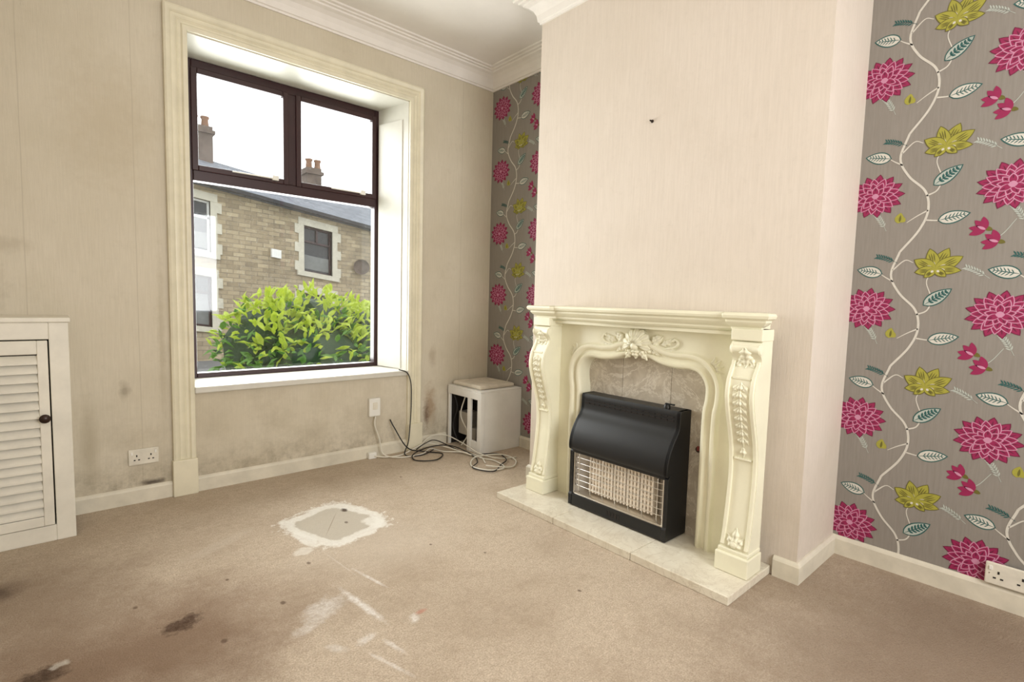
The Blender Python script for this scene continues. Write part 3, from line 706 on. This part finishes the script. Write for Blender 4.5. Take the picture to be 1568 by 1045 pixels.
sb=empty('laurel_bush')
lobes=[(-.95,2.7,.50,.55,.55,.62),(-.45,2.9,.62,.60,.6,.62),(.1,3.0,.50,.6,.6,.60),(.65,3.1,.42,.6,.6,.58),(-.6,2.4,.3,.8,.5,.6),(.3,2.5,.2,.8,.5,.6),(1.1,3.1,.3,.5,.5,.5)]
V=[];F=[];MI=[]
for (x,y,z,rx,ry,rz) in lobes:
    for _ in range(480):
        d=Vector((random.gauss(0,1),random.gauss(0,1)-.3,random.gauss(0,1)+.25)).normalized()
        k=random.uniform(.82,1.06); p=Vector((x+d.x*rx*k,y+d.y*ry*k,z+d.z*rz*k))
        if p.z<-.28: continue
        dirv=(d*.7+Vector((random.gauss(0,.5),random.gauss(0,.5),random.gauss(0,.5)+.2))).normalized()
        sd=dirv.cross(Vector((random.gauss(0,.3),random.gauss(0,.3),1))).normalized(); nn=sd.cross(dirv).normalized()
        L=random.uniform(.10,.17); Wd=L*.20
        b=len(V)
        V+= [p,p+dirv*L*.35+sd*Wd-nn*.008,p+dirv*L*.72+sd*Wd*.75-nn*.014,p+dirv*L-nn*.03,p+dirv*L*.72-sd*Wd*.75-nn*.014,p+dirv*L*.35-sd*Wd-nn*.008,p+dirv*L*.5+nn*.012]
        F+=[(b,b+1,b+6),(b+1,b+2,b+6),(b+2,b+3,b+6),(b+3,b+4,b+6),(b+4,b+5,b+6),(b+5,b,b+6)]
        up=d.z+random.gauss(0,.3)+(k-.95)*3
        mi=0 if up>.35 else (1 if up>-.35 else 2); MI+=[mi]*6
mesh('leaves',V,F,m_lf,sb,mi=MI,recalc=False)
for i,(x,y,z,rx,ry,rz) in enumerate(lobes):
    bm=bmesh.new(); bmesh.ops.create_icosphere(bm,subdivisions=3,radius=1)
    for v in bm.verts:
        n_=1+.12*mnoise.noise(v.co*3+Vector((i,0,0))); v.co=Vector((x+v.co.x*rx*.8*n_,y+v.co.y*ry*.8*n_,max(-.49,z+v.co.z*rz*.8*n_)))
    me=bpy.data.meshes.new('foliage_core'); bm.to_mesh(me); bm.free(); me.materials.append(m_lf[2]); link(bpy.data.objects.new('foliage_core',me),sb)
tube('trunk',[(-.3,2.8,-.51),(-.3,2.8,0),(-.2,2.8,.4)],.04,m_knob,sb)

# ------------------------------------------------------------------ light
wd=bpy.data.worlds.new('overcast'); scene.world=wd; wd.use_nodes=True
bg=wd.node_tree.nodes['Background']; bg.inputs[0].default_value=(.94,.965,1,1); bg.inputs[1].default_value=2.1
def area(name,loc,rot,sx,sy,e,col=(1,1,1),spread=math.pi):
    l=bpy.data.lights.new(name,'AREA'); l.shape='RECTANGLE'; l.size=sx; l.size_y=sy; l.energy=e; l.color=col; l.spread=spread
    o=bpy.data.objects.new(name,l); scene.collection.objects.link(o); o.location=loc; o.rotation_euler=rot
    return o
area('daylight_front_window',(-1.46,.50,1.6),(math.radians(-90),0,0),1.25,1.9,66,(.985,.99,1),math.radians(140))
area('fill_rear_opening',(-1.65,YB-.05,1.6),(math.radians(90),0,0),1.65,1.45,68,(.985,.985,.99))  # unseen fill lamp, added in the rear opening to brighten the room
# ------------------------------------------------------------------ camera
yaw,pitch,roll=.84400,-.07799,.02595
f=Vector((math.cos(yaw)*math.cos(pitch),math.sin(yaw)*math.cos(pitch),math.sin(pitch)))
r_=Vector((math.sin(yaw),-math.cos(yaw),0)); u=r_.cross(f)
r2=r_*math.cos(roll)+u*math.sin(roll); u2=-r_*math.sin(roll)+u*math.cos(roll)
cam=bpy.data.cameras.new('camera'); cam.sensor_width=36; cam.lens=36*791.123/1568; cam.clip_start=.05; cam.clip_end=200
co=bpy.data.objects.new('camera',cam); scene.collection.objects.link(co)
M=Matrix(((r2.x,u2.x,-f.x,-2.738),(r2.y,u2.y,-f.y,-3.385),(r2.z,u2.z,-f.z,1.15),(0,0,0,1)))
co.matrix_world=M
scene.camera=co
